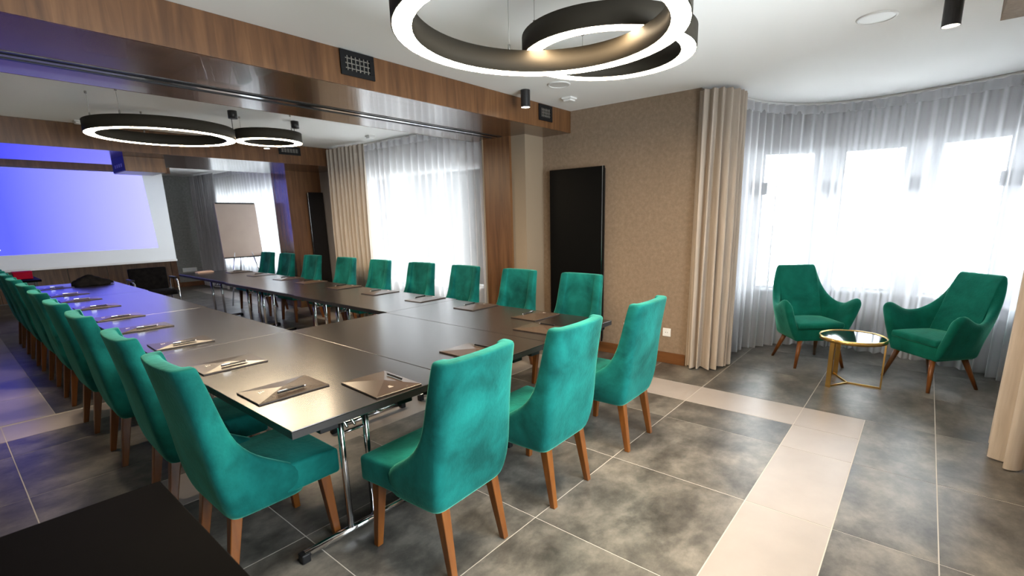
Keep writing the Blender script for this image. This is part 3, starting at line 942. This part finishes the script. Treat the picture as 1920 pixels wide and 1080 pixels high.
def socket(x, y, z, label):
    t = empty('wall_socket', (x, y, z))
    box('plate', (-0.011, 0, -0.042, 0.042, -0.042, 0.042), 'white_plastic', t, 0.003)
    bm = bmesh.new(); bm_lathe(bm, [(0.022, 0), (0.026, 0), (0.026, 0.003), (0.022, 0.003)], 24)
    me = mesh_of('outlet_rim', bm); me.transform(Matrix.Rotation(-PI / 2, 4, 'Y')); me.transform(Matrix.Translation((-0.011, 0, 0)))
    link('outlet_rim', me, 'frame', t)
    for s in (-1, 1):
        box('pin_hole', (-0.0118, -0.010, s * 0.01 - 0.003, s * 0.01 + 0.003, -0.003, 0.003), 'black_plastic', t)
    return tag(t, label, 'socket', 'white wall sockets')
socket(XW, 2.395, 0.325, 'white wall socket left of the near green chair back, by the radiator')
socket(XW, 1.945, 0.325, 'white wall socket on the wallpaper near the beige drape')
t = empty('wall_socket', (3.98, YF, 0.40))
box('plate', (-0.15, 0.15, -0.012, 0, -0.05, 0.05), 'white_plastic', t, 0.003)
for k in range(3):
    box('outlet', (-0.13 + 0.09 * k, -0.06 + 0.09 * k, -0.015, -0.010, -0.035, 0.035), 'frame', t, 0.003)
tag(t, 'white triple wall socket on the dark far wall', 'socket', 'white wall sockets')

# ================================================================== SCREEN AND FAR END
YSC = 11.65
hs = empty('screen_housing', (0, YSC, 2.455)); tag(hs, 'walnut box along the ceiling that holds the projection screen', 'screen housing')
box('front_board', (XL + 0.02, 3.22, -0.14, -0.12, 0, ZC - 2.455), 'wood_v', hs)
box('case', (XL + 0.02, 3.22, -0.12, 0.12, 0.01, ZC - 2.455), 'wood_v', hs)
sc = empty('projection_screen', (1.55, YSC, 0.79))
box('fabric', (-1.55, 1.565, -0.004, 0.004, 0.02, 1.664), 'screen_white', sc)
box('weight_bar', (-1.56, 1.575, -0.014, 0.014, -0.01, 0.03), 'white_plastic', sc, 0.006)
bm = bmesh.new()
vs = [bm.verts.new(p) for p in ((-1.5, -0.006, 0.26), (1.30, -0.006, 0.27), (1.245, -0.006, 1.655), (-1.5, -0.006, 1.655))]
bm.faces.new(vs)
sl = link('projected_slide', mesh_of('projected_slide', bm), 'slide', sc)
boxes('slide_text', [(-0.96, -0.84, -0.009, -0.007, 0.375, 0.388), (-0.96, -0.80, -0.009, -0.007, 0.345, 0.358), (-0.96, -0.86, -0.009, -0.007, 0.315, 0.328)], 'slide_text', sl)
tag(sc, 'white projection screen showing a plain blue slide', 'projection screen')

bx = empty('projector_box', (1.955, 8.2, 2.165)); tag(bx, 'walnut box under the far beam with a dark slotted side', 'projector box')
box('front_board', (-0.215, 0.215, -0.31, -0.29, 0, 0.18), 'wood_v', bx, 0.003)
box('case', (-0.213, 0.213, -0.29, 0.30, 0.012, 0.18), 'black_plastic', bx)
box('under_board', (-0.21, 0.21, -0.29, 0.30, 0.0, 0.012), 'white_plastic', bx)
for k in range(4):
    box('side_slot', (-0.2145, -0.212, -0.18 + 0.1 * k, -0.12 + 0.1 * k, 0.06, 0.10), 'cable', bx)

# flipchart
fc = empty('flipchart', (3.74, 9.98, 0)); tag(fc, 'beige flipchart board on a tripod in front of the far window', 'flipchart')
bm = bmesh.new(); bm_box(bm, -0.345, 0.345, -0.015, 0.015, 0, 0.98)
me = mesh_of('board', bm, bevel=0.004); me.transform(Matrix.Translation((0, 0, 0.88)) @ Matrix.Rotation(math.radians(-4), 4, 'X'))
link('board', me, 'board_back', fc)
box('tray', (-0.34, 0.34, -0.06, -0.01, 0.865, 0.885), 'black_metal', fc, 0.004)
box('clamp', (-0.33, 0.33, 0.04, 0.075, 1.845, 1.87), 'black_metal', fc, 0.004)
for fx, fy in ((-0.36, -0.14), (0.36, -0.14), (0.0, 0.45)):
    tube('leg', (fx * 0.3, 0.03, 1.15), (fx, fy, 0.0), 0.012, 'chrome', fc)

# dark visitor chair at the far end
dc = empty('visitor_chair', (2.18, 9.75, 0), PI); tag(dc, 'black visitor chair with chrome arms below the projection screen', 'chair')
link('backrest', rounded_pad('backrest', 0.25, 0.25, -0.03, 0.03, 0.46, 0.82, crown=0, bev=0.02), 'cloth_black', dc)
me = rounded_pad('seat', 0.25, 0.25, 0.02, 0.48, 0.40, 0.47, bev=0.02)
link('seat', me, 'cloth_black', dc)
for s in (-1, 1):
    bm = bmesh.new()
    bm_sweep(bm, [(s * 0.28, 0.46, 0.012), (s * 0.28, 0.42, 0.35), (s * 0.28, 0.40, 0.60), (s * 0.28, 0.36, 0.64), (s * 0.28, 0.05, 0.64), (s * 0.28, 0.0, 0.60), (s * 0.28, -0.03, 0.012)], 0.012, 8)
    link('arm_frame', mesh_of('arm_frame', bm, smooth=True), 'chrome', dc)
    box('armrest', (s * 0.28 - 0.025, s * 0.28 + 0.025, 0.06, 0.36, 0.645, 0.67), 'black_plastic', dc, 0.008)
tube('cross_bar', (-0.28, 0.40, 0.41), (0.28, 0.40, 0.41), 0.011, 'chrome', dc)

# red box
rb = empty('red_box', (0.83, 10.45, HT)); tag(rb, 'red cardboard box on the small far table', 'box')
box('tray', (-0.10, 0.10, -0.09, 0.09, 0, 0.085), 'red', rb, 0.004)
box('lid', (-0.104, 0.104, -0.094, 0.094, 0.085, 0.11), 'red', rb, 0.004)

# black cloth bundle
def blob(name, pts, loc, mat, label, cat):
    bm = bmesh.new()
    bmesh.ops.create_icosphere(bm, subdivisions=4, radius=1)
    for v in bm.verts:
        n_ = v.co.normalized()
        k = 1 + 0.13 * math.sin(5 * n_.x + 1.7) * math.cos(4 * n_.y) + 0.08 * math.sin(9 * n_.x + 7 * n_.y + 3 * n_.z)
        x, y, z = n_.x * pts[0] * k, n_.y * pts[1] * k, max(-0.12, n_.z) * pts[2] * k
        z *= 1 - 0.35 * (n_.x > 0) * n_.x
        v.co = (x, y, z)
    lo = min(v.co.z for v in bm.verts)
    for v in bm.verts:
        v.co.z -= lo
    o = link(name, mesh_of(name, bm, smooth=True), mat)
    o.location = loc
    return tag(o, label, cat)
blob('cloth_bundle', (0.20, 0.13, 0.105), (1.28, 8.42, HT), 'cloth_black', 'crumpled black cloth hat at the far end of the left tables', 'hat')
pp = empty('paper_packet', (2.70, 8.82, HT), 0.1); tag(pp, 'pale pink folded paper packet at the far corner of the window side tables', 'paper packet')
box('wrapper', (-0.12, 0.12, -0.05, 0.05, 0, 0.018), 'paper_pink', pp, 0.008)
box('folded_sheet', (-0.09, 0.10, -0.04, 0.04, 0.018, 0.026), 'paper_pink', pp, 0.004)

# ================================================================== ARMCHAIRS AND COFFEE TABLE
def arm_shell():
    n = 48
    bm = bmesh.new()
    rows = 9
    grid_o = []; grid_i = []
    def plan(s):
        # s in -1..1 along the U, returns plan point and outward normal (local, facing +y)
        w, d, r = 0.285, 0.36, 0.08
        a = abs(s)
        seg = [d, r * PI / 2, (w - r)]
        tot = sum(seg)
        L = (1 - a) * tot
        if L < seg[0]:
            p = (w, 0.225 - L + 0.0); nn = (1, 0)
        elif L < seg[0] + seg[1]:
            t = (L - seg[0]) / r
            p = (w - r + r * math.cos(t), -0.135 - r * math.sin(t)); nn = (math.cos(t), -math.sin(t))
        else:
            p = (w - r - (L - seg[0] - seg[1]), -0.135 - r); nn = (0, -1)
        sg = 1 if s >= 0 else -1
        return Vector((sg * p[0], p[1], 0)), Vector((sg * nn[0], nn[1], 0))
    def sm(a, b_, x):
        t = max(0, min(1, (x - a) / (b_ - a))); return t * t * (3 - 2 * t)
    def top(s):
        a = abs(s)
        z = 0.965 - (0.965 - 0.605) * (1 - (1 - max(0, min(1, (a - 0.33) / 0.29))) ** 2.0)
        z += 0.075 * sm(0.66, 0.92, a)
        z -= 0.035 * sm(0.94, 1.0, a)
        return z
    for j in range(rows + 1):
        ro = []; ri = []
        t = j / rows
        for i in range(n + 1):
            s = -1 + 2 * i / n
            p, nr = plan(s)
            z = 0.27 + (top(s) - 0.27) * t
            back = 1 - sm(0.42, 0.68, abs(s))
            lean = -0.28 * max(0, z - 0.42) * back
            splay = 0.25 * max(0, z - 0.27) * (1 - back) + 0.10 * max(0, z - 0.3) * back * 0.0
            taper = -0.07 * max(0, z - 0.58) * back * (p.x / 0.285)
            q = p + nr * (splay - 0.05 * (1 - t) ** 2) + Vector((taper, lean, 0))
            q += Vector((0, 0.03 * max(0, z - 0.3) * (1 - back) , 0))
            th = 0.075 if t < 0.9 else 0.05
            q.z = z
            ro.append(bm.verts.new(q - (nr * 0.02 if j == rows else nr * 0)))
            qi = q - nr * th; qi.z = z
            ri.append(bm.verts.new(qi))
        grid_o.append(ro); grid_i.append(ri)
    for j in range(rows):
        for i in range(n):
            bm.faces.new((grid_o[j][i], grid_o[j][i + 1], grid_o[j + 1][i + 1], grid_o[j + 1][i]))
            bm.faces.new((grid_i[j][i], grid_i[j + 1][i], grid_i[j + 1][i + 1], grid_i[j][i + 1]))
        for i in (0, n):
            bm.faces.new((grid_o[j][i], grid_o[j + 1][i], grid_i[j + 1][i], grid_i[j][i]))
    for i in range(n):
        bm.faces.new((grid_o[rows][i], grid_o[rows][i + 1], grid_i[rows][i + 1], grid_i[rows][i]))
        bm.faces.new((grid_o[0][i], grid_i[0][i], grid_i[0][i + 1], grid_o[0][i + 1]))
    return mesh_of('shell', bm, smooth=True)

def make_armchair():
    t = empty('armchair')
    o = link('shell', arm_shell(), 'velvet_arm', t)
    md = o.modifiers.new('smooth', 'SUBSURF'); md.levels = 1; md.render_levels = 1
    link('seat_base', rounded_pad('seat_base', 0.235, 0.215, -0.16, 0.225, 0.265, 0.39, bev=0.02), 'velvet_arm', t)
    link('seat_cushion', rounded_pad('seat_cushion', 0.225, 0.21, -0.16, 0.24, 0.385, 0.445, crown=0.03, bev=0.02), 'velvet_arm', t)
    for sx in (-1, 1):
        tube('leg', (sx * 0.17, 0.19, 0.29), (sx * 0.235, 0.255, 0), 0.025, 'leg_wood', t, r1=0.013, n=16)
        tube('leg', (sx * 0.16, -0.10, 0.29), (sx * 0.225, -0.21, 0), 0.025, 'leg_wood', t, r1=0.013, n=16)
    return tag(t, 'green velvet armchair beside the beige drape, left of the coffee table', 'armchair', 'green velvet armchairs in the bay')
ac = make_armchair()
ac.location = (5.50, 0.82, 0); ac.rotation_euler = (0, 0, math.radians(129))
dup(ac, (5.40, -0.19, 0), math.radians(45), 'green velvet armchair at the right of the coffee table, turned sideways')

ct = empty('coffee_table', (4.96, 0.385, 0), math.radians(0)); tag(ct, 'round gold coffee table with black glass top between the armchairs', 'coffee table')
R_, Hc = 0.255, 0.43
bm = bmesh.new()
bm_lathe(bm, [(R_, Hc - 0.028), (R_, Hc + 0.006), (R_ - 0.008, Hc + 0.006), (R_ - 0.008, Hc - 0.028)], 64)
o = link('gold_rim', mesh_of('gold_rim', bm), 'gold', ct)
for p in o.data.polygons:
    p.use_smooth = abs(p.normal.z) < 0.5
tube('glass_top', (0, 0, Hc - 0.008), (0, 0, Hc), R_ - 0.008, 'black_glass', ct, n=64)
ANG = [math.radians(a_) for a_ in (150, 268, 30)]
for a_ in ANG:
    x, y = (R_ - 0.012) * math.cos(a_), (R_ - 0.012) * math.sin(a_)
    mt = Matrix.Translation((x, y, 0)) @ Matrix.Rotation(a_, 4, 'Z')
    box('leg', (-0.006, 0.006, -0.02, 0.02, 0, Hc - 0.02), 'gold', ct, mtx=mt)
    mt = Matrix.Rotation(a_, 4, 'Z')
    box('base_spoke', (0, R_ - 0.012, -0.006, 0.006, 0, 0.012), 'gold', ct, mtx=mt)
